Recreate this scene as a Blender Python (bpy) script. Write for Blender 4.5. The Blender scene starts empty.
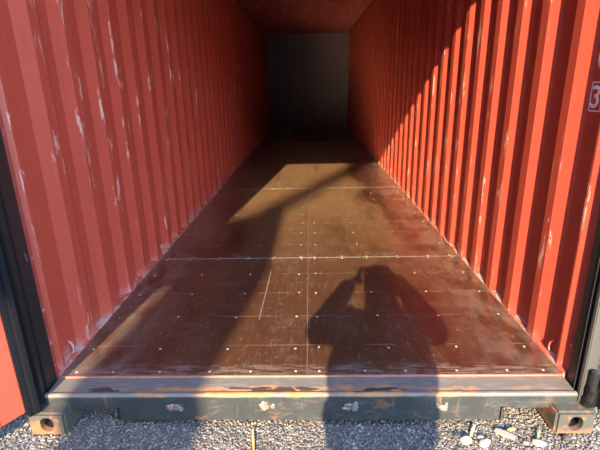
import bpy, bmesh, math, random
import numpy as np
from mathutils import Vector, Matrix

random.seed(7)
rng = np.random.default_rng(7)
scn = bpy.context.scene
COL = scn.collection

# ------------------------------------------------------------------ camera
F_PX, PITCH, YAW, ROLL = 437.5, 0.30928, -0.02755, -0.02232
CAM = Vector((0.0304, -1.7159, 1.2795))
cam_d = bpy.data.cameras.new('camera')
cam = bpy.data.objects.new('camera', cam_d)
COL.objects.link(cam)
cam_d.sensor_fit = 'HORIZONTAL'
cam_d.sensor_width = 36.0
cam_d.lens = F_PX / 600.0 * 36.0
cam_d.clip_start = 0.004
cam_d.clip_end = 500.0
fwd = Vector((math.sin(YAW) * math.cos(PITCH), math.cos(YAW) * math.cos(PITCH), -math.sin(PITCH)))
right0 = Vector((math.cos(YAW), -math.sin(YAW), 0.0))
up0 = right0.cross(fwd)
rgt = right0 * math.cos(ROLL) - up0 * math.sin(ROLL) * -1.0
upv = up0 * math.cos(ROLL) - right0 * math.sin(ROLL)
M = Matrix((rgt, upv, -fwd)).transposed().to_4x4()
M.translation = CAM
cam.matrix_world = M
scn.camera = cam

# ------------------------------------------------------------------ world, sun, exposure
SUN_AX, SUN_EL = 0.134, 0.445            # direction of travel (SUN_AX, 1, -SUN_EL)
sun_dir = Vector((SUN_AX, 1.0, -SUN_EL)).normalized()
world = bpy.data.worlds.new('sky')
scn.world = world
world.use_nodes = True
wn = world.node_tree
for n in list(wn.nodes):
    wn.nodes.remove(n)
sky = wn.nodes.new('ShaderNodeTexSky')
sky.sky_type = 'NISHITA'
sky.sun_disc = False
sky.sun_elevation = math.asin(-sun_dir.z)
sky.sun_rotation = math.pi + math.atan(SUN_AX)
sky.air_density = 1.0
sky.dust_density = 0.3
sky.ozone_density = 2.5
bg = wn.nodes.new('ShaderNodeBackground')
bg.inputs['Strength'].default_value = 1.46
wo = wn.nodes.new('ShaderNodeOutputWorld')
wn.links.new(sky.outputs[0], bg.inputs['Color'])
wn.links.new(bg.outputs[0], wo.inputs['Surface'])

sun_l = bpy.data.lights.new('sun', 'SUN')
sun_l.energy = 18.0
sun_l.angle = math.radians(0.53)
sun_l.color = (1.0, 0.80, 0.51)
sun_o = bpy.data.objects.new('sun', sun_l)
COL.objects.link(sun_o)
sun_o.rotation_euler = (-sun_dir).to_track_quat('Z', 'Y').to_euler()

scn.view_settings.view_transform = 'Standard'
scn.view_settings.look = 'None'
scn.view_settings.gamma = 1.0
scn.view_settings.use_curve_mapping = False
scn.view_settings.exposure = 0.0
scn.cycles.blur_glossy = 0.0
scn.cycles.sample_clamp_indirect = 0.0

# ------------------------------------------------------------------ helpers
class MB:
    """collects simple solids; build() links them as one mesh object"""
    def __init__(s):
        s.bm = bmesh.new()

    def box(s, x0, x1, y0, y1, z0, z1, bev=0.0, rot=None):
        r = bmesh.ops.create_cube(s.bm, size=1.0)
        vs = r['verts']
        c = Vector(((x0 + x1) / 2, (y0 + y1) / 2, (z0 + z1) / 2))
        for v in vs:
            v.co = Vector((v.co.x * (x1 - x0), v.co.y * (y1 - y0), v.co.z * (z1 - z0)))
            if rot:
                v.co = rot @ v.co
            v.co += c
        if bev:
            es = list({e for v in vs for e in v.link_edges})
            bmesh.ops.bevel(s.bm, geom=es, offset=bev, segments=2, affect='EDGES', clamp_overlap=True)
        return s

    def prism(s, pts, axis, a, b):
        """polygon pts (u,v) extruded along axis from a to b"""
        def P(u, v, w):
            return {'x': (w, u, v), 'y': (u, w, v), 'z': (u, v, w)}[axis]
        A = [s.bm.verts.new(P(u, v, a)) for u, v in pts]
        B = [s.bm.verts.new(P(u, v, b)) for u, v in pts]
        n = len(pts)
        fs = [s.bm.faces.new(A), s.bm.faces.new(B)]
        for i in range(n):
            fs.append(s.bm.faces.new((A[i], A[(i + 1) % n], B[(i + 1) % n], B[i])))
        bmesh.ops.recalc_face_normals(s.bm, faces=fs)
        return s

    def tube(s, pts, r, seg=10, r_end=None):
        pts = [Vector(p) for p in pts]
        rings = []
        n = len(pts)
        for i, p in enumerate(pts):
            t = (pts[min(i + 1, n - 1)] - pts[max(i - 1, 0)]).normalized()
            a = t.orthogonal().normalized() if i == 0 else (prev - t * prev.dot(t)).normalized()
            prev = a
            b = t.cross(a)
            rr = r if r_end is None else r + (r_end - r) * i / (n - 1)
            rings.append([s.bm.verts.new(p + (a * math.cos(k * 2 * math.pi / seg) + b * math.sin(k * 2 * math.pi / seg)) * rr) for k in range(seg)])
        for i in range(n - 1):
            for k in range(seg):
                s.bm.faces.new((rings[i][k], rings[i][(k + 1) % seg], rings[i + 1][(k + 1) % seg], rings[i + 1][k]))
        s.bm.faces.new(rings[0][::-1])
        s.bm.faces.new(rings[-1])
        return s

    def blob(s, c, rad, seed, jit=0.18, sub=2, rotz=0.0, tilt=0.0):
        r = bmesh.ops.create_icosphere(s.bm, subdivisions=sub, radius=1.0)
        rr = random.Random(seed)
        Rm = Matrix.Rotation(rotz, 3, 'Z') @ Matrix.Rotation(tilt, 3, 'X')
        for v in r['verts']:
            k = 1 + rr.uniform(-jit, jit)
            v.co = Rm @ Vector((v.co.x * rad[0] * k, v.co.y * rad[1] * k, v.co.z * rad[2] * k)) + Vector(c)
        return s

    def build(s, name, m, parent=None, smooth=False):
        me = bpy.data.meshes.new(name)
        bmesh.ops.recalc_face_normals(s.bm, faces=s.bm.faces[:])
        s.bm.to_mesh(me)
        s.bm.free()
        return link(name, me, m, parent, smooth)


def link(name, me, m, parent=None, smooth=False):
    o = bpy.data.objects.new(name, me)
    COL.objects.link(o)
    if m is not None:
        me.materials.clear()
        me.materials.append(m)
    if smooth:
        for p in me.polygons:
            p.use_smooth = True
    if parent is not None:
        o.parent = parent
        o.matrix_parent_inverse = parent.matrix_basis.inverted()
    return o


def tag(o, label, cat=None, group=None, kind=None):
    o['label'] = label
    if cat:
        o['category'] = cat
    if group:
        o['group'] = group
    if kind:
        o['kind'] = kind
    return o


def empty(name, loc=(0, 0, 0)):
    o = bpy.data.objects.new(name, None)
    COL.objects.link(o)
    o.location = loc
    o.empty_display_size = 0.05
    return o


def evaluated_mesh(o, name):
    dg = bpy.context.evaluated_depsgraph_get()
    me = bpy.data.meshes.new_from_object(o.evaluated_get(dg))
    me.name = name
    return me


# ------------------------------------------------------------------ material helpers
class NT:
    def __init__(s, name):
        s.m = bpy.data.materials.new(name)
        s.m.use_nodes = True
        s.t = s.m.node_tree
        s.b = s.t.nodes['Principled BSDF']
        tc = s.t.nodes.new('ShaderNodeTexCoord')
        s.obj = tc.outputs['Object']

    def n(s, typ, **kw):
        nd = s.t.nodes.new(typ)
        for k, v in kw.items():
            setattr(nd, k, v)
        return nd

    def l(s, a, b):
        s.t.links.new(a, b)

    def put(s, inp, v):
        if isinstance(v, (int, float)):
            inp.default_value = v
        elif isinstance(v, (tuple, list)):
            inp.default_value = v if len(v) == len(inp.default_value) else tuple(v) + (1.0,)
        else:
            s.l(v, inp)

    def math(s, op, a, b=0.0, clamp=False):
        nd = s.n('ShaderNodeMath', operation=op, use_clamp=clamp)
        s.put(nd.inputs[0], a)
        s.put(nd.inputs[1], b)
        return nd.outputs[0]

    def noise(s, scale, detail=4, rough=0.55, vscale=(1, 1, 1), off=(0, 0, 0), dist=0.0, vec=None):
        mp = s.n('ShaderNodeMapping')
        mp.inputs['Scale'].default_value = vscale
        mp.inputs['Location'].default_value = off
        s.l(vec or s.obj, mp.inputs['Vector'])
        nd = s.n('ShaderNodeTexNoise')
        nd.inputs['Scale'].default_value = scale
        nd.inputs['Detail'].default_value = detail
        nd.inputs['Roughness'].default_value = rough
        nd.inputs['Distortion'].default_value = dist
        s.l(mp.outputs[0], nd.inputs['Vector'])
        return nd.outputs['Fac']

    def step(s, v, lo, hi):
        nd = s.n('ShaderNodeMapRange', interpolation_type='SMOOTHSTEP')
        s.put(nd.inputs['Value'], v)
        nd.inputs['From Min'].default_value = lo
        nd.inputs['From Max'].default_value = hi
        return nd.outputs['Result']

    def mix(s, f, a, b):
        nd = s.n('ShaderNodeMix', data_type='RGBA')
        s.put(nd.inputs['Factor'], f)
        s.put(nd.inputs['A'], a) if False else s.put(nd.inputs[6], a)
        s.put(nd.inputs[7], b)
        return nd.outputs[2]

    def xyz(s, vec=None):
        nd = s.n('ShaderNodeSeparateXYZ')
        s.l(vec or s.obj, nd.inputs[0])
        return nd.outputs

    def fin(s, col, rough=0.5, metal=0.0, bump=None, bstr=0.2, bdist=0.002, spec=None, coat=None):
        s.put(s.b.inputs['Base Color'], col)
        s.put(s.b.inputs['Roughness'], rough)
        s.put(s.b.inputs['Metallic'], metal)
        if spec is not None:
            s.b.inputs['Specular IOR Level'].default_value = spec
        if coat is not None:
            s.b.inputs['Coat Weight'].default_value = coat
            s.b.inputs['Coat Roughness'].default_value = 0.30
            s.b.inputs['Coat IOR'].default_value = 1.6
        if bump is not None:
            bp = s.n('ShaderNodeBump')
            bp.inputs['Strength'].default_value = bstr
            bp.inputs['Distance'].default_value = bdist
            s.put(bp.inputs['Height'], bump)
            s.l(bp.outputs[0], s.b.inputs['Normal'])
        return s.m


def mat_red_wall():
    t = NT('red_container_paint')
    x, y, z = t.xyz()
    ax = t.math('ABSOLUTE', x)
    proud = t.math('LESS_THAN', ax, 1.1735)
    big = t.noise(0.9, 3, off=(3, 1, 2))
    base = t.mix(big, (0.40, 0.056, 0.034), (0.44, 0.066, 0.040))
    grime = t.step(t.noise(6, 5, 0.65, (1, 6, 0.5)), 0.5, 0.8)
    base = t.mix(t.math('MULTIPLY', grime, 0.35), base, (0.17, 0.035, 0.03))
    # worn pale scuffs on the proud ridges, in clusters, stretched upwards
    clus = t.step(t.noise(2.2, 3, 0.6, (1, 1.3, 0.9), (5, 0, 1)), 0.46, 0.58)
    sc = t.noise(13, 6, 0.7, (1, 1.6, 0.42), (0, 2, 0), 0.3)
    m1 = t.step(sc, 0.56, 0.585)
    m1 = t.math('MULTIPLY', t.math('MULTIPLY', m1, clus), proud)
    base = t.mix(t.math('MULTIPLY', m1, 0.72), base, (0.62, 0.40, 0.33))
    m2 = t.step(t.noise(30, 5, 0.7, (1, 1.0, 0.5), (9, 2, 4)), 0.66, 0.70)
    m2 = t.math('MULTIPLY', m2, t.step(t.noise(1.7, 2, 0.5, off=(1, 7, 3)), 0.5, 0.7))
    base = t.mix(t.math('MULTIPLY', m2, 0.6), base, (0.58, 0.33, 0.27))
    # dusty wear near the floor
    low = t.math('MULTIPLY', t.step(z, 0.09, 0.0), t.step(t.noise(14, 5, 0.7, (1, 1, .6)), 0.40, 0.62))
    base = t.mix(t.math('MULTIPLY', low, 0.36), base, (0.50, 0.36, 0.33))
    return t.fin(base, 0.46, bump=t.noise(60, 4), bstr=0.05, spec=0.4)


def mat_plain_red(name='red_rail_paint', a=(0.28, 0.045, 0.034), b=(0.33, 0.055, 0.04), worn=(0.55, 0.36, 0.30), lo=0.56):
    t = NT(name)
    base = t.mix(t.noise(3, 3), a, b)
    base = t.mix(t.math('MULTIPLY', t.step(t.noise(18, 6, 0.7, (1, .4, 1)), lo, lo + .1), 0.8), base, worn)
    return t.fin(base, 0.48, bump=t.noise(70, 4), bstr=0.06, spec=0.4)


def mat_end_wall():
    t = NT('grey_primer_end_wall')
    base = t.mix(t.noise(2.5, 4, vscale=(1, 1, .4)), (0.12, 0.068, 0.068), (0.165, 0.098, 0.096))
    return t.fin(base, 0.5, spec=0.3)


def mat_floor():
    t = NT('film_faced_plywood')
    ge = t.n('ShaderNodeNewGeometry')
    pos = ge.outputs['Position']
    x, y, z = t.xyz(pos)
    N = lambda *a, **k: t.noise(*a, vec=pos, **k)
    red = t.mix(N(1.3, 3, off=(2, 4, 0)), (0.013, 0.0040, 0.0030), (0.062, 0.0165, 0.0068))
    # worn tan lanes where loads were dragged along the floor
    lane = N(1.6, 4, 0.6, (1.6, 0.42, 1), (0.3, 0.1, 0))
    mid = t.math('SUBTRACT', 1.0, t.step(t.math('ABSOLUTE', t.math('ADD', x, 0.02)), 0.25, 1.05))
    far = t.step(y, 0.6, 3.6)
    wear = t.math('MULTIPLY', t.step(t.math('ADD', lane, t.math('MULTIPLY', mid, 0.24)), 0.44, 0.72),
                  t.math('ADD', 0.17, t.math('MULTIPLY', far, 0.70)))
    fine = N(20, 6, 0.75, (1, .35, 1))
    wear = t.math('MULTIPLY', wear, t.math('ADD', 0.55, t.math('MULTIPLY', fine, 0.8)), True)
    col = t.mix(wear, red, (0.205, 0.112, 0.050))
    dust = t.math('MULTIPLY', t.step(N(4.5, 6, 0.72, (.6, 1.4, 1), (4, 0, 0)), 0.52, 0.75), 0.32)
    edge = t.step(t.math('ABSOLUTE', x), 0.70, 1.10)
    dust = t.math('ADD', dust, t.math('MULTIPLY', t.math('MULTIPLY', edge, 0.7), t.step(N(7, 5, .7, (1, .5, 1)), .36, .62)), True)
    col = t.mix(dust, col, (0.15, 0.110, 0.085))
    stk = t.step(N(26, 6, .78, (2.2, .22, 1), (3, 3, 0)), .50, .74)
    stk = t.math('ADD', stk, t.math('MULTIPLY', t.step(N(70, 4, .7, (1, .8, 1), (5, 2, 0)), .56, .68), .5), True)
    col = t.mix(t.math('MULTIPLY', stk, t.math('ADD', .12, t.math('MULTIPLY', wear, .75))), col, (0.30, 0.215, 0.15))
    # rubbed light band beside the sill and beside each cross joint
    jl = t.math('ABSOLUTE', t.math('SUBTRACT', t.math('MODULO', t.math('ADD', y, 0.95 + 1.2), 2.4), 1.2))
    jb = t.math('MULTIPLY', t.step(jl, 0.16, 0.0), t.step(N(9, 6, .75, (1.2, .7, 1)), .45, .7))
    fr = t.math('MULTIPLY', t.step(y, 0.105, 0.05), t.step(N(16, 6, .75, (.45, 3, 1)), .46, .6))
    col = t.mix(t.math('MULTIPLY', t.math('ADD', jb, t.math('MULTIPLY', fr, 1.7), True), 0.45), col, (0.26, 0.21, 0.175))
    # thin scored line at every cross member (one each 0.3 m)
    ml = t.math('ABSOLUTE', t.math('SUBTRACT', t.math('MODULO', t.math('ADD', y, 0.95 + 0.15), 0.3), 0.15))
    ln = t.math('MULTIPLY', t.math('LESS_THAN', ml, 0.0022), t.step(N(2.2, 3, .6, (1.4, 5, 1), (8, 0, 0)), .44, .56))
    col = t.mix(t.math('MULTIPLY', ln, 0.55), col, (0.32, 0.25, 0.20))
    # scribbled scratches
    scr = t.math('ABSOLUTE', t.math('SUBTRACT', N(5.0, 3, .6, (1, .8, 1), (7, 3, 0), dist=1.4), 0.5))
    s1 = t.math('MULTIPLY', t.math('LESS_THAN', scr, 0.0045), t.step(N(2.6, 2, .5, (1, .6, 1), (1, 5, 0)), .50, .60))
    scr2 = t.math('ABSOLUTE', t.math('SUBTRACT', N(11, 3, .6, (1, .7, 1), (2, 9, 0), dist=2.0), 0.5))
    s2 = t.math('MULTIPLY', t.math('LESS_THAN', scr2, 0.008), t.step(N(3.4, 2, .5, (1, .7, 1), (4, 1, 0)), .54, .62))
    spk = t.step(N(55, 3, .6, (1, .55, 1)), .67, .72)
    marks = t.math('ADD', t.math('ADD', t.math('MULTIPLY', s1, .30), t.math('MULTIPLY', s2, .28)), t.math('MULTIPLY', spk, .5), True)
    col = t.mix(marks, col, (0.34, 0.28, 0.23))
    rough = t.math('ADD', 0.34, t.math('MULTIPLY', wear, 0.10))
    return t.fin(col, rough, bump=N(34, 5, .7), bstr=0.05, bdist=0.002, spec=0.55, coat=0.60)


def mat_sill():
    t = NT('rusty_blue_grey_steel')
    x, y, z = t.xyz()
    base = t.mix(t.noise(5, 5, 0.65, (1, 1, .6)), (0.019, 0.023, 0.027), (0.052, 0.056, 0.056))
    top = t.step(z, -0.02, -0.008)
    sc = t.step(t.noise(26, 6, .75, (.35, 1.6, 1)), .48, .68)
    base = t.mix(t.math('MULTIPLY', sc, t.math('ADD', .16, t.math('MULTIPLY', top, .70))), base, (0.24, 0.22, 0.20))
    base = t.mix(t.math('MULTIPLY', top, .62), base, (0.20, 0.18, 0.16))
    mid = t.math('SUBTRACT', 1.0, t.step(t.math('ABSOLUTE', x), 0.35, 1.15))
    strip = t.math('MULTIPLY', t.step(y, -0.045, -0.085), top)
    r = t.noise(6.5, 6, .7, (1, 2.2, 2.2), (3, 0, 0))
    rust = t.step(t.math('ADD', r, t.math('MULTIPLY', t.math('MULTIPLY', mid, strip), .17)), .57, .68)
    rust = t.math('MULTIPLY', rust, t.math('ADD', .25, t.math('MULTIPLY', strip, .75)))
    base = t.mix(rust, base, t.mix(t.noise(30, 4), (0.30, 0.115, 0.04), (0.46, 0.24, 0.11)))
    dk = t.math('MULTIPLY', t.step(t.noise(4.0, 4, .6, (1, 3, 1), (6, 1, 0)), .58, .64), t.math('MULTIPLY', t.step(y, -0.07, -0.095), top))
    base = t.mix(t.math('MULTIPLY', dk, .85), base, (0.045, 0.032, 0.026))
    lip = t.step(t.noise(12, 5, .7, (.5, 1, 1), (1, 1, 4)), .4, .55)
    lipm = t.math('MULTIPLY', t.math('MULTIPLY', t.step(y, -.114, -.120), t.step(z, -.016, -.006)), lip)
    base = t.mix(t.math('MULTIPLY', lipm, .12), base, (0.36, 0.31, 0.26))  # pale tone paints a broken highlight along the rounded lip
    run = t.math('MULTIPLY', t.step(t.noise(22, 3, .6, (1, .2, .10), (2, 2, 0)), .62, .75), t.step(z, -.14, -.02))
    base = t.mix(t.math('MULTIPLY', run, .35), base, (0.33, 0.22, 0.13))
    return t.fin(base, t.math('ADD', .42, t.math('MULTIPLY', rust, .35)), bump=t.noise(45, 6, .7), bstr=0.22, bdist=0.003)


def mat_casting(name, side):
    t = NT(name)
    x, y, z = t.xyz()
    base = t.mix(t.noise(9, 5, .6), (0.032, 0.034, 0.033), (0.098, 0.094, 0.080))
    low = t.step(t.math('ADD', z, t.math('MULTIPLY', t.noise(14, 5, .7), .07)), -.045 if side < 0 else -.085, -.085 if side < 0 else -.125)
    out = t.step(t.math('MULTIPLY', x, side), 1.05, 1.14) if side < 0 else 0.8
    rust = t.math('MULTIPLY', low, out, True)
    rust = t.math('MAXIMUM', rust, t.step(t.noise(16, 5, .7, off=(4, 0, 2)), .53, .63))
    base = t.mix(rust, base, t.mix(t.noise(40, 4), (0.20, 0.075, 0.03), (0.33, 0.15, 0.07)))
    base = t.mix(t.math('MULTIPLY', t.step(t.noise(20, 4, .6, off=(1, 8, 1)), .62, .68), .7), base, (0.09, 0.085, 0.08))
    return t.fin(base, .62, bump=t.noise(60, 6, .7), bstr=.35, bdist=.003)


def mat_dark(name, a, b, rough=.45, lo=.64, worn=(.25, .24, .23), spec=.5):
    t = NT(name)
    base = t.mix(t.noise(6, 5, .6, (1, 1, .3)), a, b)
    base = t.mix(t.math('MULTIPLY', t.step(t.noise(22, 6, .7, (1, 1, .4)), lo, lo + .08), .5), base, worn)
    return t.fin(base, rough, bump=t.noise(50, 4), bstr=.08, spec=spec)


def mat_flat(name, c, rough=.5, metal=0.0, var=.15, scale=20):
    t = NT(name)
    k = lambda q: tuple(min(1, v * q) for v in c)
    return t.fin(t.mix(t.noise(scale, 4), k(1 - var), k(1 + var)), rough, metal)


def mat_gravel():
    t = NT('gravel_stones')
    at = t.n('ShaderNodeAttribute', attribute_name='tone')
    cr = t.n('ShaderNodeValToRGB')
    t.l(at.outputs['Fac'], cr.inputs[0])
    e = cr.color_ramp.elements
    e[0].position = 0.0
    e[0].color = (0.035, 0.030, 0.028, 1)
    e[1].position = 1.0
    e[1].color = (0.72, 0.64, 0.52, 1)
    for p_, c in ((.2, (.11, .10, .097)), (.42, (.20, .165, .14)), (.62, (.28, .235, .19)), (.8, (.38, .31, .23)), (.92, (.50, .43, .34))):
        q = e.new(p_)
        q.color = c + (1,)
    col = t.mix(t.math('MULTIPLY', t.noise(180, 3), .4), cr.outputs[0], (.2, .18, .17))
    return t.fin(col, .8)


def mat_ground():
    t = NT('gravel_ground')
    v = t.n('ShaderNodeTexVoronoi')
    v.inputs['Scale'].default_value = 85
    t.l(t.obj, v.inputs['Vector'])
    h = t.n('ShaderNodeSeparateColor')
    t.l(v.outputs['Color'], h.inputs[0])
    col = t.mix(h.outputs[0], (.07, .06, .055), (.26, .22, .185))
    col = t.mix(t.step(h.outputs[1], .93, .95), col, (.6, .56, .5))
    col = t.mix(t.math('MULTIPLY', t.noise(.6, 4), .5), col, (.2, .18, .17))
    return t.fin(col, .9, bump=t.math('SUBTRACT', 1.0, v.outputs['Distance']), bstr=.8, bdist=.01)


M_RED = mat_red_wall()
M_RAIL = mat_plain_red()
M_BASE = mat_plain_red('scuffed_red_rail', (.40, .075, .055), (.50, .11, .08), (.50, .36, .31), .47)
M_END = mat_end_wall()
M_FLOOR = mat_floor()
M_SILL = mat_sill()
M_CASTL = mat_casting('rusty_casting_left', -1)
M_CASTR = mat_casting('rusty_casting_right', 1)
M_POST = mat_dark('black_post_paint', (.011, .0095, .010), (.020, .0175, .0175), .45)
M_EDGE = mat_dark('grey_worn_edge', (.055, .055, .053), (.095, .093, .09), .5)
M_RUBBER = mat_dark('black_rubber', (.005, .006, .009), (.009, .010, .014), .7, .72, (.05, .05, .055), .15)
M_DOOR = mat_plain_red('orange_red_door_paint', (.46, .070, .042), (.52, .085, .05), (.58, .33, .25), .66)
M_SCREW = mat_flat('bright_screw_steel', (.62, .58, .53), .35, .35)
M_SEAM = mat_flat('pale_joint_dust', (.33, .30, .27), .7, 0, .35, 30)
M_SEAM2 = mat_flat('tan_joint_dust', (.15, .11, .08), .8, 0, .4, 30)
M_WHITE = mat_flat('white_stencil_paint', (.84, .87, .88), .5, 0, .05, 60)
M_GRAVEL = mat_gravel()
M_GROUND = mat_ground()
M_SCAR = mat_flat('bare_weld_metal', (.20, .20, .20), .45, .3, .6, 60)
M_SCARR = mat_flat('rusty_weld_metal', (.33, .16, .09), .7, 0, .5, 60)

# ------------------------------------------------------------------ ground
GZ = -0.170
g = MB()
g.box(-60, 60, -60, 60, GZ - 0.3, GZ - 0.006)
tag(g.build('ground', M_GROUND), 'grey gravel yard under and in front of the container', 'ground', kind='structure')

# ------------------------------------------------------------------ container shell
XP = 1.165          # inner face of proud ridges
DEP = 0.036
LEN = 12.0
ZC = 2.69


def wall_profile(first, pitch):
    pts = [(-0.03, DEP), (0.022, DEP), (0.052, 0.004), (0.070, 0.004), (0.10, DEP), (first, DEP)]
    y = first
    k = 0
    while y + pitch < LEN:
        e = pitch - 0.278
        pts += [(y + .068, 0), (y + .138, 0), (y + .206, DEP), (y + pitch, DEP)]
        y += pitch
    pts += [(LEN + .03, DEP)]
    return pts


def side_wall(name, sx, pts, label):
    T = 0.004
    me = bpy.data.meshes.new(name)
    n = len(pts)
    vs, fs = [], []
    z0, z1 = -0.03, ZC + 0.02
    for zz in (z0, z1):
        for off in (0, T):
            for y, d in pts:
                vs.append((sx * (XP + d + off), y, zz))
    for i in range(n - 1):
        a, b = i, i + 1
        fs.append((a, b, 2 * n + b, 2 * n + a))
        fs.append((n + a, n + b, 3 * n + b, 3 * n + a))
        fs.append((a, b, n + b, n + a))
        fs.append((2 * n + a, 2 * n + b, 3 * n + b, 3 * n + a))
    fs.append((0, n, 3 * n, 2 * n))
    fs.append((n - 1, 2 * n - 1, 4 * n - 1, 3 * n - 1))
    me.from_pydata(vs, [], fs)
    bm = bmesh.new()
    bm.from_mesh(me)
    bmesh.ops.recalc_face_normals(bm, faces=bm.faces[:])
    bm.to_mesh(me)
    bm.free()
    o = link(name, me, M_RED)
    return tag(o, label, 'wall', kind='structure')


prof_r = [(-0.03, DEP), (0.008, DEP), (0.060, 0.0045), (0.072, 0.0045), (0.096, DEP), (0.214, DEP), (.290, 0), (.350, 0), (.420, DEP), (.512, DEP)] + \
         wall_profile(.512, .2785)[6:]
wall_r = side_wall('wall_right', 1, prof_r, 'sunlit orange red corrugated steel wall on the right side')
wall_l = side_wall('wall_left', -1, wall_profile(.243, .2790), 'shaded red corrugated steel wall on the left side')

# check digit in its box and the digit above it, painted in the first recess of the right wall
def glyph(ch, yl, zb, height, width):
    cu = bpy.data.curves.new('digit', 'FONT')
    cu.body = ch
    cu.size = 1.0
    cu.extrude = 0.0
    cu.offset = 0.012
    tmp = bpy.data.objects.new('tmp', cu)
    COL.objects.link(tmp)
    me = evaluated_mesh(tmp, 'digit')
    bpy.data.objects.remove(tmp)
    co = np.array([v.co[:] for v in me.vertices])
    lo, hi = co.min(0), co.max(0)
    bm = bmesh.new()
    bm.from_mesh(me)
    for v in bm.verts:
        u = (v.co.x - lo[0]) / (hi[0] - lo[0])
        w = (v.co.y - lo[1]) / (hi[1] - lo[1])
        v.co = Vector((XP + DEP - 0.0008, yl - u * width, zb + w * height))
    ext = bmesh.ops.extrude_face_region(bm, geom=bm.faces[:])
    for el in ext['geom']:
        if isinstance(el, bmesh.types.BMVert):
            el.co.x += 0.001
    bmesh.ops.recalc_face_normals(bm, faces=bm.faces[:])
    bm.to_mesh(me)
    bm.free()
    o = link('painted_digit', me, M_WHITE, wall_r)
    return o

d3 = glyph('3', .202, 1.163, .091, .052)
d3['label'] = 'white stencilled digit 3 inside a white box'
d0 = glyph('0', .202, 1.318, .095, .055)
d0['label'] = 'white stencilled digit above the boxed 3'
fr = MB()
xf = XP + DEP
for (ya, yb, za, zb) in ((.133, .210, 1.150, 1.1545), (.133, .210, 1.2635, 1.268), (.2055, .210, 1.150, 1.268), (.133, .1375, 1.150, 1.268)):
    fr.box(xf - .0008, xf + .0005, ya, yb, za, zb)
fr.build('painted_box', M_WHITE, wall_r)

# end wall with upright corrugations, its corner posts and rails
wb = MB()
n_c, w_c = 19, 2.24
pt = []
pc = w_c / n_c
for k in range(n_c):
    x0 = -w_c / 2 + k * pc
    pt += [(x0, LEN + .012), (x0 + pc * .62, LEN + .012), (x0 + pc * .68, LEN + .055), (x0 + pc * .94, LEN + .055)]
pt += [(w_c / 2, LEN + .012)]
pts2 = pt + [(x, y + .004) for x, y in pt[::-1]]
wb.prism(pts2, 'z', -.03, ZC + .02)
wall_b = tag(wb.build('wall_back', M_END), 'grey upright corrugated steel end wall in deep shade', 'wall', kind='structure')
pb = MB()
pb.box(-1.21, -1.115, LEN - .02, LEN + .09, -.03, ZC + .02, .006)
pb.build('corner_post', M_END, wall_b)
pb = MB()
pb.box(1.115, 1.21, LEN - .02, LEN + .09, -.03, ZC + .02, .006)
pb.build('corner_post', M_END, wall_b)
pb = MB()
pb.box(-1.112, 1.112, LEN - .015, LEN + .06, ZC - .07, ZC + .02, .006)
pb.build('top_rail', M_END, wall_b)
pb = MB()
pb.box(-1.112, 1.112, LEN - .004, LEN + .06, -.03, .045, .004)
pb.build('bottom_rail', M_END, wall_b)
for z in (.45, 1.3, 2.1, 2.5):
    for sx in (-1, 1):
        b = MB()
        b.tube([(sx * 1.15, LEN - .02, z + .05), (sx * 1.15, LEN - .05, z + .035), (sx * 1.15, LEN - .05, z - .035), (sx * 1.15, LEN - .02, z - .05)], .006, 8)
        b.build('lashing_bar', M_END, wall_b)

# roof: stamped cross corrugations
rf = MB()
pr = []
y = -.02
while y < LEN:
    pr += [(y, ZC), (y + .10, ZC), (y + .13, ZC + .024), (y + .18, ZC + .024)]
    y += .21
pr += [(LEN + .06, ZC)]
rf.prism([(a, b) for a, b in pr] + [(a, b + .004) for a, b in pr[::-1]], 'x', -1.23, 1.23)
tag(rf.build('ceiling', M_RAIL), 'red stamped steel roof of the container', 'ceiling', kind='structure')
for i, sx in enumerate((-1, 1)):
    b = MB()
    b.box(min(sx * 1.158, sx * 1.225), max(sx * 1.158, sx * 1.225), 0.0, LEN + .05, ZC - .055, ZC - .002, .004)
    tag(b.build('trim_%d' % (i + 1), M_RAIL), ('left' if sx < 0 else 'right') + ' red top side rail where wall meets roof', 'rail', kind='structure')
b = MB()
b.box(-1.219, 1.219, -.13, -.015, 2.585, 2.735, .006)
tag(b.build('trim_3', M_POST), 'black steel header beam over the door opening', 'beam', kind='structure')

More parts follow.
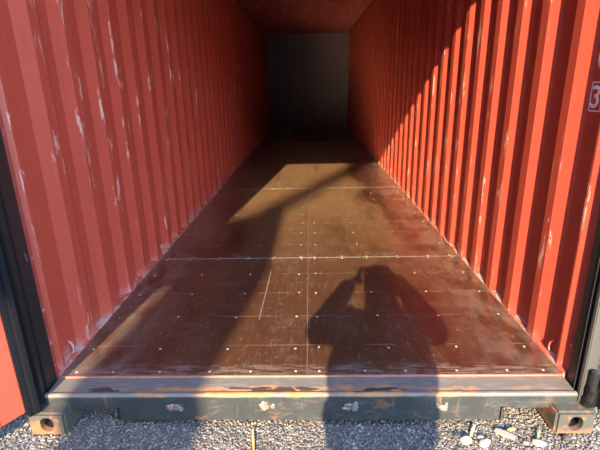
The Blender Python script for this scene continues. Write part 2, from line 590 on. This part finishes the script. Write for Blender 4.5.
# ------------------------------------------------------------------ floor of plywood panels
floor = tag(empty('floor'), 'scuffed brown plywood floor with rows of pale screws', 'floor', kind='structure')
joints = [0.0, 1.45, 3.85, 6.25, 8.65, 11.05, LEN]
b = MB()
b.box(-1.17, 1.17, .004, LEN, -.060, -.028)
b.build('subframe', M_POST, floor)
screw_me = None
def screw_mesh():
    s = MB()
    s.prism([(.0063 * math.cos(k * math.pi / 4), .0063 * math.sin(k * math.pi / 4)) for k in range(8)], 'z', -.003, .0012)
    me = bpy.data.meshes.new('screw')
    s.bm.to_mesh(me)
    s.bm.free()
    me.materials.append(M_SCREW)
    return me
SCREW = screw_mesh()
xs_row = (.058, .410, .757, 1.100)
xs_seam = (.050, .268, .460, .695, .925, 1.100)
for r in range(6):
    for sx in (-1, 1):
        y0, y1 = joints[r] + (.004 if r else .001), joints[r + 1] - .004
        xa, xb = (.0022, 1.162) if sx > 0 else (-1.162, -.0022)
        p = MB()
        p.box(xa, xb, y0, y1, -.028, 0, .0012)
        panel = p.build('floor_panel', M_FLOOR, floor)
        rows = []
        ys = .245
        while ys < LEN:
            if y0 + .08 < ys < y1 - .08:
                rows += [(sx * x_ + random.uniform(-.006, .006), ys + random.uniform(-.008, .008)) for x_ in xs_row]
            ys += .3
        rows = [(x_, y_ if abs(y_ - .245) > .02 else y_ - .022) for x_, y_ in rows]
        yy = [y1 - .017] if r < 5 else []
        yy += [.032] if r == 0 else [y0 + .017]
        for k, q in enumerate(yy):
            rows += [(sx * x_ + random.uniform(-.008, .008), q) for x_ in xs_seam]
        if r < 2:
            for x_, y_ in rows:
                o = bpy.data.objects.new('screw', SCREW)
                COL.objects.link(o)
                o.location = (x_, y_, 0)
                o.scale = (1, random.uniform(.8, 1.15), 1)
                o.parent = panel
        else:
            s = MB()
            for x_, y_ in rows:
                s.prism([(x_ + .0063 * math.cos(k * math.pi / 3), y_ + .0063 * math.sin(k * math.pi / 3)) for k in range(6)], 'z', -.003, .0012)
            so = s.build('screw_heads', M_SCREW, panel)
            so['kind'] = 'stuff'
for jy in joints[1:-1]:
    b = MB()
    b.box(-1.162, 1.162, jy - .0036, jy + .0036, -.027, -.0008)
    b.build('joint_strip', M_SEAM, floor)
for r in range(6):
    b = MB()
    b.box(-.0018, .0018, joints[r] + .006, joints[r + 1] - .006, -.027, -.0008)
    b.build('joint_strip', M_SEAM2, floor)
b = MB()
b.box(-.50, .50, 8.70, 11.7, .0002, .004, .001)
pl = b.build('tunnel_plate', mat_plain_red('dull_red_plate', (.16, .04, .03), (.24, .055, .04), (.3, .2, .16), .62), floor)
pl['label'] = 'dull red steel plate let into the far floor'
b = MB()
b.prism([(-.262, 1.19), (-.270, 1.19), (-.281, .52), (-.275, .50)], 'z', .00005, .0006)
o = b.build('paint_streak', M_SEAM2, floor)
o['label'] = 'pale streak rubbed onto the near floor'

# bottom rails along the walls with lashing rings
def rail(name, sx, label, ring_y):
    m = MB()
    sec = [(sx * 1.1625, -.045), (sx * 1.1625, .004), (sx * 1.166, .0075), (sx * 1.199, .020), (sx * 1.199, -.045)]
    m.prism([(u, v) for u, v in sec], 'y', .001, LEN)
    o = tag(m.build(name, M_BASE), label, 'rail', kind='structure')
    for yr in ring_y:
        q = MB()
        pts = []
        for k in range(11):
            a = math.pi * k / 10
            pts.append((sx * (1.199 - .020 * math.sin(a)), yr + .010 * math.sin(a), .046 - .036 * math.cos(a)))
        q.tube(pts, .0052, 8)
        q.build('lashing_ring', M_BASE, o, True)
    return o

rail('baseboard_left', -1, 'scuffed red bottom rail with lashing rings along the left wall', [.165 + 1.395 * k for k in range(9)])
rail('baseboard_right', 1, 'scuffed red bottom rail with lashing rings along the right wall', [.150 + 1.3925 * k for k in range(9)])

# ------------------------------------------------------------------ door sill
sill_o = MB()
def sill_sec(zb):
    return [(0.0, -.002), (-.100, -.006), (-.108, -.003), (-.116, .0), (-.124, -.002), (-.130, -.009), (-.130, zb), (-.122, zb), (-.122, -.018), (0.0, -.016)]
for xa, xb, zb in ((-.842, .846, -.136), (-1.16, -.842, -.073), (.846, 1.16, -.073)):
    sill_o.prism(sill_sec(zb), 'x', xa, xb)
# return flanges of the fork cut-outs and the box behind the face
sill_o.box(-.850, -.836, -.130, -.02, -.136, -.068)
sill_o.box(.840, .854, -.130, -.02, -.136, -.068)
sill_o.box(-1.16, 1.16, -.035, -.002, -.134, -.018)
sill = tag(sill_o.build('trim_4', M_SILL), 'rusty blue grey steel door sill across the front of the floor', 'sill', kind='structure')
b = MB()
b.box(-1.155, 1.155, -.0085, .0005, -.010, .0042, .001)
b.build('angle_strip', mat_flat('rubbed_red_edge', (.40, .16, .115), .55, 0, .45, 25), sill)
for i, (x, z) in enumerate(((-.585, -.066), (-.172, -.060), (.184, -.066), (.592, -.066))):
    s = MB()
    for k in range(7):
        s.blob((x + random.uniform(-.03, .03), -.131, z + random.uniform(-.017, .017)),
               (random.uniform(.007, .017), random.uniform(.002, .005), random.uniform(.006, .013)), i * 20 + k, .25, 2, 0, 0)
    sc = s.build('weld_scar', M_SCAR, sill)
    sc['label'] = 'ragged bare metal scar where a keeper was cut off'
    s = MB()
    for k in range(3):
        s.blob((x + random.uniform(-.025, .03), -.1315, z + random.uniform(-.016, .016)),
               (random.uniform(.006, .011), .0055, random.uniform(.004, .009)), i * 31 + k, .25, 2)
    s.build('rust_patch', M_SCARR, sc)
# rust flakes lying on the sill
for k, (x, w) in enumerate(((-.30, .19), (-.05, .07), (-.93, .05), (.33, .05))):
    s = MB()
    for q in range(6):
        s.blob((x + random.uniform(-w, w), -.092 + random.uniform(-.012, .012), -.0055), (random.uniform(.03, .06), random.uniform(.006, .011), .0016), 300 + 10 * k + q, .3, 2)
    s.build('rust_scab', mat_flat('dark_rust_scab_%d' % k, (.05, .034, .024), .9, 0, .4, 60), sill)

# ------------------------------------------------------------------ door posts with corner castings
def casting(sx, m, parent):
    x0, x1 = sorted((sx * 1.050, sx * 1.216))
    y0, y1 = -.190, -.012
    z0, z1 = -.166, -.048
    def cube(bx, bev=0):
        q = MB()
        q.box(*bx, bev)
        me = bpy.data.meshes.new('c')
        q.bm.to_mesh(me)
        q.bm.free()
        o = bpy.data.objects.new('c', me)
        COL.objects.link(o)
        return o
    def stadium(axis, c1, c2, half_w, half_h, a, bb):
        q = MB()
        pts = []
        r = half_w
        for k in range(24):
            an = 2 * math.pi * k / 24
            u = r * math.cos(an)
            v = r * math.sin(an) + (half_h - r) * (1 if math.sin(an) >= 0 else -1)
            pts.append((c1 + u, c2 + v))
        q.prism(pts, axis, a, bb)
        me = bpy.data.meshes.new('c')
        q.bm.to_mesh(me)
        q.bm.free()
        o = bpy.data.objects.new('c', me)
        COL.objects.link(o)
        return o
    body = cube((x0, x1, y0, y1, z0, z1), .011)
    inner = cube((x0 + .026, x1 - .026, y0 + .026, y1 + .02, z0 + .012, z1 - .020))
    xc = (x0 + x1) / 2
    front = stadium('y', xc, (z0 + z1) / 2 + .001, .0300, .0365, y0 - .05, y0 + .05)
    xo = x0 if sx < 0 else x1
    side = stadium('x', (y0 + y1) / 2, (z0 + z1) / 2, .035, .0351, xo - .05, xo + .05)
    for c in (inner, front, side):
        md = body.modifiers.new('b', 'BOOLEAN')
        md.operation = 'DIFFERENCE'
        md.solver = 'EXACT'
        md.object = c
    me = evaluated_mesh(body, 'corner_casting')
    for c in (body, inner, front, side):
        bpy.data.objects.remove(c)
    return link('corner_casting', me, m, parent)


def post(sx, idx):
    A = lambda a, b_: (min(sx * a, sx * b_), max(sx * a, sx * b_))
    m = MB()
    m.box(*A(1.172, 1.219), -.082, (-.004 if sx < 0 else -.022), -.048, 2.735, .003)
    m.box(*A(1.190, 1.219), -.06, .001, -.048, 2.735, .002)
    m.box(*A(1.180, 1.219), -.112, -.080, -.048, 2.735, .002)
    p = tag(m.build('trim_%d' % idx, M_POST), 'black steel %s door post with steel corner casting at its foot' % ('left' if sx < 0 else 'right'), 'post', kind='structure')
    q = MB()
    q.box(*A(1.1695, 1.1735), -.0835, -.0795, -.02, 2.58)
    q.build('edge_bead', M_EDGE if sx > 0 else M_POST, p)
    q = MB()
    q.box(*A(1.166, 1.219), -.134, -.110, -.046, 2.70, .004)
    q.build('front_flange', M_EDGE if sx > 0 else M_POST, p)
    if sx < 0:
        q = MB()
        q.box(*A(1.1645, 1.172), -.006, .006, -.005, 2.585, .001)
        q.build('welded_lip', M_RAIL, p)
    q = MB()
    q.box(*A(1.176, 1.219), -.172, -.130, -.046, .055, .008)
    q.blob((sx * 1.188, -.160, .035), (.016, .02, .045), 77 + sx, .2, 2)
    q.blob((sx * 1.184, -.150, -.02), (.014, .022, .03), 79 + sx, .25, 2)
    q.build('hinge_lug', M_RUBBER, p)
    for z in (.17, 2.1):
        q = MB()
        q.tube([(sx * 1.176, -.004, z - .02), (sx * 1.181, .008, z), (sx * 1.188, .022, z + .020)], .0032, 8)
        q.build('lashing_bar', M_RAIL, p)
    c = casting(sx, M_CASTL if sx < 0 else M_CASTR, p)
    c['label'] = 'rust stained steel corner casting with an oval hole'
    return p

post_l = post(-1, 5)
post_r = post(1, 6)

# ------------------------------------------------------------------ doors swung open
def door(sx, idx, hinge, theta, label):
    """theta: opening angle away from straight ahead; local u runs from hinge to the free edge, w is the inner face side"""
    root = tag(empty('door_%d' % idx, (hinge[0], hinge[1], 0)), label, 'door', kind='structure')
    root.rotation_euler = (0, 0, 0)
    du = Vector((sx * math.sin(theta), -math.cos(theta), 0))
    dw = Vector((-sx * math.cos(theta), -math.sin(theta), 0))    # towards the inner face
    H = Vector(hinge + (0,))
    def build(name, m, boxes, parent=root, bev=.003):
        q = MB()
        for (u0, u1, w0, w1, z0, z1) in boxes:
            n0 = len(q.bm.verts)
            q.box(u0, u1, w0, w1, z0, z1, bev)
        for v in q.bm.verts:
            c = v.co.copy()
            v.co = H + du * c.x + dw * c.y + Vector((0, 0, c.z))
        o = q.build(name, m, None)
        o.parent = parent
        o.matrix_parent_inverse = parent.matrix_world.inverted() if parent is not root else Matrix.Translation(-H)
        return o
    zb, zt = -.035, 2.56
    Wd = 1.16
    build('stile', M_DOOR, [(.03, .13, -.05, .0, zb, zt)])
    build('stile', M_DOOR, [(Wd - .10, Wd, -.05, .0, zb, zt)])
    build('rail', M_DOOR, [(.13, Wd - .10, -.05, .0, zb, zb + .12)])
    build('rail', M_DOOR, [(.13, Wd - .10, -.05, .0, zt - .12, zt)])
    nb = 5
    hh = (zt - .12 - zb - .12) / nb
    for k in range(nb):
        za = zb + .12 + k * hh
        build('door_panel', M_DOOR, [(.13, Wd - .10, -.03 if k % 2 else -.045, -.026 if k % 2 else -.041, za, za + hh)], bev=0)
    build('gasket', M_RUBBER, [(.0, .032, -.045, .022, zb - .02, zt + .02), (Wd, Wd + .02, -.04, .01, zb, zt),
                               (.03, Wd, -.03, .012, zt, zt + .02)], bev=.004)
    build('gasket_lip', M_RUBBER, [(-.010, .012, .010, .040, zb - .01, zt + .01), (.026, .036, -.002, .016, zb, zt)], bev=.003)
    for z in (.06, .70, 1.35, 2.0, 2.45):
        h = build('hinge', M_POST, [(-.045, .10, -.064, -.050, z - .055, z + .055)])
        q = MB()
        cpos = H + du * (-.040) + dw * (-.035)
        q.tube([(cpos.x, cpos.y, z - .07), (cpos.x, cpos.y, z + .07)], .017, 12)
        o = q.build('hinge_pin', M_POST, None)
        o.parent = h
        o.matrix_parent_inverse = h.matrix_world.inverted() if False else Matrix.Identity(4)
        o.matrix_parent_inverse = Matrix.Translation(-H) if False else (Matrix.Translation(-H).inverted() @ Matrix.Translation(-H))
    for u in (.42, .86):
        q = MB()
        c = H + du * u + dw * (-.085)
        q.tube([(c.x, c.y, zb - .03), (c.x, c.y, zt + .03)], .017, 12)
        o = q.build('lock_rod', M_EDGE, None)
        o.parent = root
        o.matrix_parent_inverse = Matrix.Translation(-H)
        build('rod_bracket', M_EDGE, [(u - .045, u + .045, -.10, -.05, 1.05, 1.12), (u - .045, u + .045, -.10, -.05, .35, .42), (u - .045, u + .045, -.10, -.05, 1.95, 2.02)], bev=.004)
    return root

door(-1, 1, (-1.190, -.168), math.radians(30), 'orange red left container door swung outwards, edged with black rubber')
door(1, 2, (1.240, -.185), math.radians(105), 'orange red right container door swung wide open just outside the frame')

# ------------------------------------------------------------------ gravel stones (uncountable)
def stone_field(n, xr, yr, smin, smax, seed):
    r = np.random.default_rng(seed)
    bm = bmesh.new()
    bmesh.ops.create_icosphere(bm, subdivisions=1, radius=1.0)
    base = np.array([v.co[:] for v in bm.verts])
    tri = np.array([[v.index for v in f.verts] for f in bm.faces])
    bm.free()
    nv = len(base)
    x = r.uniform(*xr, n)
    y = r.uniform(*yr, n)
    s = smin + (smax - smin) * r.beta(1.3, 3.5, n)
    sc = np.stack([s * r.uniform(.75, 1.25, n), s * r.uniform(.75, 1.25, n), s * r.uniform(.5, .85, n)], 1)
    an = r.uniform(0, 2 * np.pi, n)
    V = base[None] * sc[:, None, :] * r.uniform(.72, 1.2, (n, nv, 1))
    c, q = np.cos(an)[:, None], np.sin(an)[:, None]
    X = V[:, :, 0] * c - V[:, :, 1] * q
    Y = V[:, :, 0] * q + V[:, :, 1] * c
    Z = V[:, :, 2]
    tl = r.uniform(-.5, .5, n)[:, None]
    Y, Z = Y * np.cos(tl) - Z * np.sin(tl), Y * np.sin(tl) + Z * np.cos(tl)
    V = np.stack([X + x[:, None], Y + y[:, None], Z + (GZ - .006 + sc[:, 2] * .45 + r.uniform(0, .004, n))[:, None]], 2).reshape(-1, 3)
    Fc = (tri[None] + (np.arange(n) * nv)[:, None, None]).reshape(-1, 3)
    me = bpy.data.meshes.new('gravel')
    me.vertices.add(len(V))
    me.vertices.foreach_set('co', V.astype(np.float32).ravel())
    me.loops.add(Fc.size)
    me.loops.foreach_set('vertex_index', Fc.ravel().astype(np.int32))
    me.polygons.add(len(Fc))
    me.polygons.foreach_set('loop_start', (np.arange(len(Fc)) * 3).astype(np.int32))
    me.update(calc_edges=True)
    tone = np.repeat(np.clip(r.beta(1.25, 2.1, n), 0, 1), nv).astype(np.float32)
    at = me.attributes.new('tone', 'FLOAT', 'POINT')
    at.data.foreach_set('value', tone * np.float32(.9))
    return me

gm = stone_field(27000, (-1.75, 1.75), (-.62, .06), .0028, .0095, 11)
go = link('gravel', gm, M_GRAVEL)
tag(go, 'loose mixed grey and tan gravel in front of the sill', 'gravel', kind='stuff')

# larger single stones and chips
M_PALE = mat_flat('pale_limestone', (.44, .385, .28), .8, 0, .2, 40)
M_GREYS = mat_flat('grey_stone', (.30, .28, .25), .8, 0, .2, 40)
M_DARKS = mat_flat('dark_stone', (.05, .05, .055), .7, 0, .3, 40)
M_WOOD = mat_flat('splintered_wood', (.46, .37, .20), .8, 0, .2, 50)
M_TAN = mat_flat('dry_tan_wood', (.42, .28, .12), .8, 0, .2, 50)
def stone(name, x, y, rad, rz, m, label, cat, seed, jit=.12):
    s = MB()
    s.blob((0, 0, 0), rad, seed, jit, 2, rz, .15)
    o = s.build(name, m)
    o.location = (x, y, GZ + rad[2] * .75)
    tag(o, label, cat)
    return o
def chip(name, x, y, ln, w, h, rz, m, label, cat, zup=.006):
    s = MB()
    s.prism([(-ln / 2, -w * .32), (-ln * .1, -w / 2), (ln / 2, -w * .25), (ln * .46, w * .3), (0, w / 2), (-ln * .47, w * .25)], 'z', 0, h)
    o = s.build(name, m)
    o.location = (x, y, GZ + zup)
    o.rotation_euler = (.12, -.1, rz)
    tag(o, label, cat)
    return o
stone('pebble', .668, -.222, (.026, .021, .013), .2, M_PALE, 'round cream stone, leftmost large one on the gravel below the sill', 'stone', 1, .07)
chip('wood_splinter', .713, -.172, .060, .014, .008, .95, M_WOOD, 'short yellow wood splinter sticking out beside the round cream stone', 'wood chip', .010)
stone('dark_pebble', .640, -.195, (.018, .014, .010), .4, M_DARKS, 'black stone just left of the round cream stone', 'stone', 2)
stone('flat_stone', .742, -.238, (.028, .018, .012), .5, M_PALE, 'blocky cream stone at the bottom edge right of the splinter', 'stone', 3, .14)
stone('small_stone', .737, -.203, (.015, .011, .008), .1, M_GREYS, 'small grey stone behind the blocky cream stone', 'stone', 4)
chip('stone_shard', .845, -.192, .085, .026, .012, -.75, M_GREYS, 'long grey stone shard lying diagonally right of the blocky stone', 'stone', .008)
chip('wood_flake', .985, -.192, .050, .011, .006, .95, M_TAN, 'small tan wood flake below the right fork cut-out', 'wood chip', .010)
stone('cream_stone', .965, -.236, (.028, .016, .011), -.2, M_PALE, 'oblong cream stone at the bottom edge below the tan flake', 'stone', 5, .12)
stone('black_stone', 1.095, -.208, (.020, .015, .011), .2, M_DARKS, 'black stone directly in front of the right corner casting', 'stone', 6)
chip('rust_chip', .880, -.165, .035, .016, .006, .2, M_TAN, 'small rusty chip above the long grey shard', 'chip', .009)
chip('wood_strip', -.232, -.222, .115, .012, .006, 1.72, M_TAN, 'thin tan wood strip on the gravel left of centre', 'wood chip', .010)

# ------------------------------------------------------------------ photographer (stands behind the lens, throws the shadow)
def figure_mesh(name, parts, voxel, m, parent, smooth_it=2):
    bm = bmesh.new()
    for p in parts:
        if p[0] == 'c':                      # tapered capsule
            a, ra, b_, rb = Vector(p[1]), p[2], Vector(p[3]), p[4]
            n = max(3, int((b_ - a).length / (min(ra, rb) * .45)))
            n = min(n, 26)
            for k in range(n + 1):
                t = k / n
                r = ra + (rb - ra) * t
                bmesh.ops.create_icosphere(bm, subdivisions=2, radius=r, matrix=Matrix.Translation(a.lerp(b_, t)))
        else:                                # ellipsoid
            c, rad = p[1], p[2]
            Rm = p[3].to_4x4() if len(p) > 3 else Matrix.Identity(4)
            bmesh.ops.create_icosphere(bm, subdivisions=3, radius=1.0, matrix=Matrix.Translation(c) @ Rm @ Matrix.Diagonal((*rad, 1)))
    me = bpy.data.meshes.new(name)
    bm.to_mesh(me)
    bm.free()
    o = bpy.data.objects.new(name, me)
    COL.objects.link(o)
    md = o.modifiers.new('r', 'REMESH')
    md.mode = 'VOXEL'
    md.voxel_size = voxel
    sm = o.modifiers.new('s', 'SMOOTH')
    sm.factor = .5
    sm.iterations = smooth_it
    me2 = evaluated_mesh(o, name)
    bpy.data.objects.remove(o)
    return link(name, me2, m, parent, True)

M_SKIN = mat_flat('skin', (.52, .30, .22), .5, 0, .06, 8)
M_JACKET = mat_flat('dark_blue_jacket_cloth', (.03, .04, .07), .85, 0, .2, 30)
M_JEANS = mat_flat('grey_denim', (.09, .10, .13), .85, 0, .2, 40)
M_SHOE = mat_flat('black_shoe_leather', (.03, .028, .026), .5, 0, .2, 30)
M_HAIR = mat_flat('brown_hair', (.06, .035, .02), .6, 0, .3, 60)
PX = .065
person = tag(empty('person', (PX, -2.05, GZ)), 'person in a dark jacket raising a phone, seen as a shadow on the floor', 'person')
TY = -2.06
hx, hz = PX + .012, 1.350
shL, shR = (PX - .165, TY, 1.125), (PX + .165, TY, 1.125)
elL, elR = (-.240, -1.925, 1.045), (.372, -1.925, 1.04)
wrL, wrR = (-.088, -1.805, 1.245), (.222, -1.815, 1.285)
PHC = Vector((.085, -1.728, 1.2655))        # middle of the phone
body = [
    ('e', (hx, TY + .045, hz + .01), (.074, .092, .108)), ('e', (hx, TY + .075, hz - .055), (.052, .060, .055)),
    ('e', (hx, TY + .143, hz - .012), (.012, .016, .020)), ('e', (hx, TY + .128, hz - .052), (.024, .012, .009)),
    ('e', (hx - .076, TY + .035, hz - .005), (.012, .020, .030)), ('e', (hx + .076, TY + .035, hz - .005), (.012, .020, .030)),
    ('c', (hx, TY + .02, hz - .06), .052, (PX, TY - .005, 1.13), .060),
    ('e', (PX, TY, 1.0), (.15, .09, .20)), ('e', (PX, TY, .80), (.14, .09, .15)),
    ('c', (PX - .09, TY, .75), .07, (PX - .10, TY, GZ + .08), .04), ('c', (PX + .09, TY, .75), .07, (PX + .10, TY, GZ + .08), .04),
    ('c', (PX, TY, 1.09), .06, shL, .045), ('c', (PX, TY, 1.09), .06, shR, .045),
]
for sh, el, wr in ((shL, elL, wrL), (shR, elR, wrR)):
    body += [('c', sh, .042, el, .036), ('c', el, .036, wr, .025)]
# hands: palm, thumb below, four fingers over the top corner of the phone
for sgn, wr in ((-1, Vector(wrL)), (1, Vector(wrR))):
    edge = PHC + Vector((sgn * .066, 0, 0))
    palm = Vector((PHC.x + sgn * .118, -1.772, 1.268))
    body += [('c', wr, .024, palm + Vector((-sgn * .002, -.005, -.015)), .026), ('c', palm + Vector((0, 0, -.02)), .022, palm + Vector((-sgn * .008, .008, .022)), .019)]
    th0 = palm + Vector((-sgn * .010, .004, -.030))
    th1 = Vector((PHC.x + sgn * .090, -1.764, 1.225))
    th2 = Vector((PHC.x + sgn * .058, -1.752, 1.2225))
    body += [('c', th0, .013, th1, .0105), ('c', th1, .0105, th2, .0088)]
    tips = [(.044, 1.318, -1.735), (.060, 1.323, -1.728), (.076, 1.316, -1.722), (.090, 1.300, -1.718)]
    for k, (dx, zt, yt) in enumerate(tips):
        k0 = palm + Vector((-sgn * .004 * k, .010 - .004 * k, .030 - .012 * k))
        k1 = Vector((PHC.x + sgn * (dx + .026), yt - .022, zt + .014 - .004 * k))
        k2 = Vector((PHC.x + sgn * dx, yt - .014, zt))
        r = (.0088, .0092, .0086, .0076)[k]
        body += [('c', k0, r * 1.12, k1, r), ('c', k1, r, k2, r * .88)]
figure_mesh('body', body, .0042, M_SKIN, person, 2)
jk = [
    ('e', (PX, TY, 1.06), (.195, .125, .135)), ('e', (PX + .004, TY, .94), (.262, .140, .21)), ('e', (PX + .0, TY, .74), (.262, .145, .22)),
    ('c', (PX, TY, 1.10), .085, shL, .072), ('c', (PX, TY, 1.10), .085, shR, .072),
    ('c', (PX, TY - .01, 1.15), .070, (PX + .01, TY, 1.19), .064),
]
for sh, el, wr in ((shL, elL, wrL), (shR, elR, wrR)):
    wv = Vector(el).lerp(Vector(wr), .86)
    jk += [('c', sh, .085, el, .082), ('c', el, .082, wv, .056)]
figure_mesh('jacket', jk, .008, M_JACKET, person, 3)
tr = [('e', (PX, TY, .70), (.165, .11, .13))]
for s in (-1, 1):
    tr += [('c', (PX + s * .088, TY, .68), .088, (PX + s * .10, TY + .01, .32), .066), ('c', (PX + s * .10, TY + .01, .32), .066, (PX + s * .105, TY - .01, GZ + .09), .056)]
figure_mesh('trousers', tr, .009, M_JEANS, person, 3)
for s in (-1, 1):
    fx = PX + s * .108
    figure_mesh('shoe', [('c', (fx, TY - .05, GZ + .046), .043, (fx + s * .012, TY + .11, GZ + .039), .036), ('c', (fx, TY - .02, GZ + .06), .042, (fx, TY - .02, GZ + .11), .045),
                         ('e', (fx + s * .005, TY + .03, GZ + .012), (.046, .13, .013))], .006, M_SHOE, person, 2)
figure_mesh('hair', [('e', (hx, TY + .02, hz + .040), (.108, .108, .088)), ('e', (hx, TY - .015, hz - .03), (.108, .085, .105)),
                     ('e', (hx, TY - .03, hz - .11), (.105, .06, .08))], .006, M_HAIR, person, 2)
for s in (-1, 1):
    e_ = MB()
    e_.blob((hx + s * .031, TY + .126, hz + .008), (.011, .009, .008), 5, 0, 2)
    e_.build('eye', mat_flat('eye_white', (.7, .68, .66), .3, 0, .05), person, True)

phone = empty('phone', PHC)
phone.rotation_euler = (-PITCH, 0, -YAW)
tag(phone, 'slim black phone held level in both raised hands', 'phone')
def ppart(name, m, bx, bev):
    q = MB()
    q.box(*bx, bev)
    o = q.build(name, m)
    o.parent = phone
    return o
ppart('case', M_RUBBER, (-.074, .074, -.004, .004, -.036, .036), .003)
ppart('screen', mat_flat('dark_glass', (.02, .02, .022), .1, 0, .05), (-.070, .070, -.0048, -.0038, -.033, .033), .0004)
ppart('camera_bump', M_POST, (-.070, -.040, .0035, .0055, .004, .033), .001)

# ------------------------------------------------------------------ stand-in gantry for an unknown unseen object, shaped to cast its floor shadow
M_CONC = mat_flat('weathered_concrete', (.38, .36, .33), .85, 0, .15, 6)
gantry = tag(empty('shadow_gantry', (-2.4, -8, GZ)), 'stand-in concrete gantry behind the photographer, shaped to cast a broad shadow', 'gantry')
GY = -8.0
b = MB()
b.prism([(-2.10, GZ - .1), (-1.57, GZ - .1), (-1.548, 4.20), (-1.62, 4.50), (-1.68, 4.74), (-1.76, 4.76), (-1.86, 4.70), (-1.96, 4.61), (-2.10, 4.58)], 'y', GY - .22, GY + .22)
b.build('pillar', M_CONC, gantry)
b = MB()
b.box(-3.25, -2.95, GY - .22, GY + .22, GZ - .1, 4.5, .02)
b.build('pillar', M_CONC, gantry)
b = MB()
b.prism([(-3.0, 4.05), (-2.09, 4.05), (-2.09, 4.58), (-2.28, 4.55), (-2.6, 4.52), (-3.0, 4.50)], 'y', GY - .18, GY + .18)
b.build('lintel', M_CONC, gantry)

# stand-in mast out of view, its slanting arm added to throw the blurred floor band
mast = tag(empty('shadow_mast', (-5.5, -28, GZ)), 'stand-in grey mast far behind the photographer, slanting arm added to cast a blurred shadow', 'light mast')
b = MB()
b.tube([(-5.5, -28, GZ - .1), (-5.5, -28, 12.5)], .14, 14, .10)
b.build('pole', M_EDGE, mast)
b = MB()
b.tube([(-5.5, -28, 12.36), (-4.47, -28, 13.78), (-3.86, -28, 14.62), (-3.45, -28, 15.20)], .12, 12, .13)
b.build('arm', M_EDGE, mast)
b = MB()
b.box(-3.62, -3.15, -28.2, -27.8, 15.18, 15.36, .03)
b.build('arm_head', M_EDGE, mast)
b = MB()
b.box(-5.8, -5.2, -28.3, -27.7, GZ - .1, GZ + .12, .02)
b.build('footing', M_CONC, mast)

# unseen containers added on the left and across the back to block sky light
M_STACK = mat_dark('dark_green_blocker_paint', (.018, .026, .024), (.03, .04, .036), .5)
def sky_block_container(loc, rz, label):
    root = tag(empty('sky_block_container', loc), label, 'container', 'added sky-blocking containers around the yard')
    hx_, hy_ = 1.22, 6.095
    def put(q, name, m=M_STACK, par=root):
        me = bpy.data.meshes.new(name)
        bmesh.ops.recalc_face_normals(q.bm, faces=q.bm.faces[:])
        q.bm.to_mesh(me)
        q.bm.free()
        o = link(name, me, m)
        o.parent = par
        return o
    pf = []
    y = -hy_ + .1
    while y < hy_ - .35:
        pf += [(y, hx_ - .04), (y + .07, hx_ - .04), (y + .14, hx_ - .005), (y + .21, hx_ - .005)]
        y += .278
    pf += [(hy_ - .1, hx_ - .04)]
    side = [(x, y) for y, x in pf]
    q = MB()
    q.prism(side + [(-x, y) for x, y in side[::-1]], 'z', .12, 2.78)
    put(q, 'panel_box')
    for px in (-hx_, hx_ - .16):
        for py in (-hy_, hy_ - .16):
            q = MB()
            q.box(px, px + .16, py, py + .16, .0, 2.89, .01)
            put(q, 'corner_post')
        for zz in (.02, 2.76):
            q = MB()
            xa = px if px < 0 else hx_ - .06
            q.box(xa, xa + .06, -hy_ + .16, hy_ - .16, zz, zz + .12, .005)
            put(q, 'side_rail')
    root.rotation_euler = (0, 0, rz)
    return root
for lev, w_ in ((0, 'lower'), (1, 'upper'), (2, 'topmost')):
    zz = GZ - .005 + 2.895 * lev
    sky_block_container((-4.65, -7.9, zz), 0, w_ + ' added dark green container left of the photographer, blocking sky light')
    if lev == 2:
        break
    sky_block_container((-12.6, -16.0, zz), math.pi / 2, w_ + ' added dark green container of the left stack across the yard, blocking low sky light')
    sky_block_container((-0.2, -16.0, zz), math.pi / 2, w_ + ' added dark green container of the right stack across the yard, blocking low sky light')
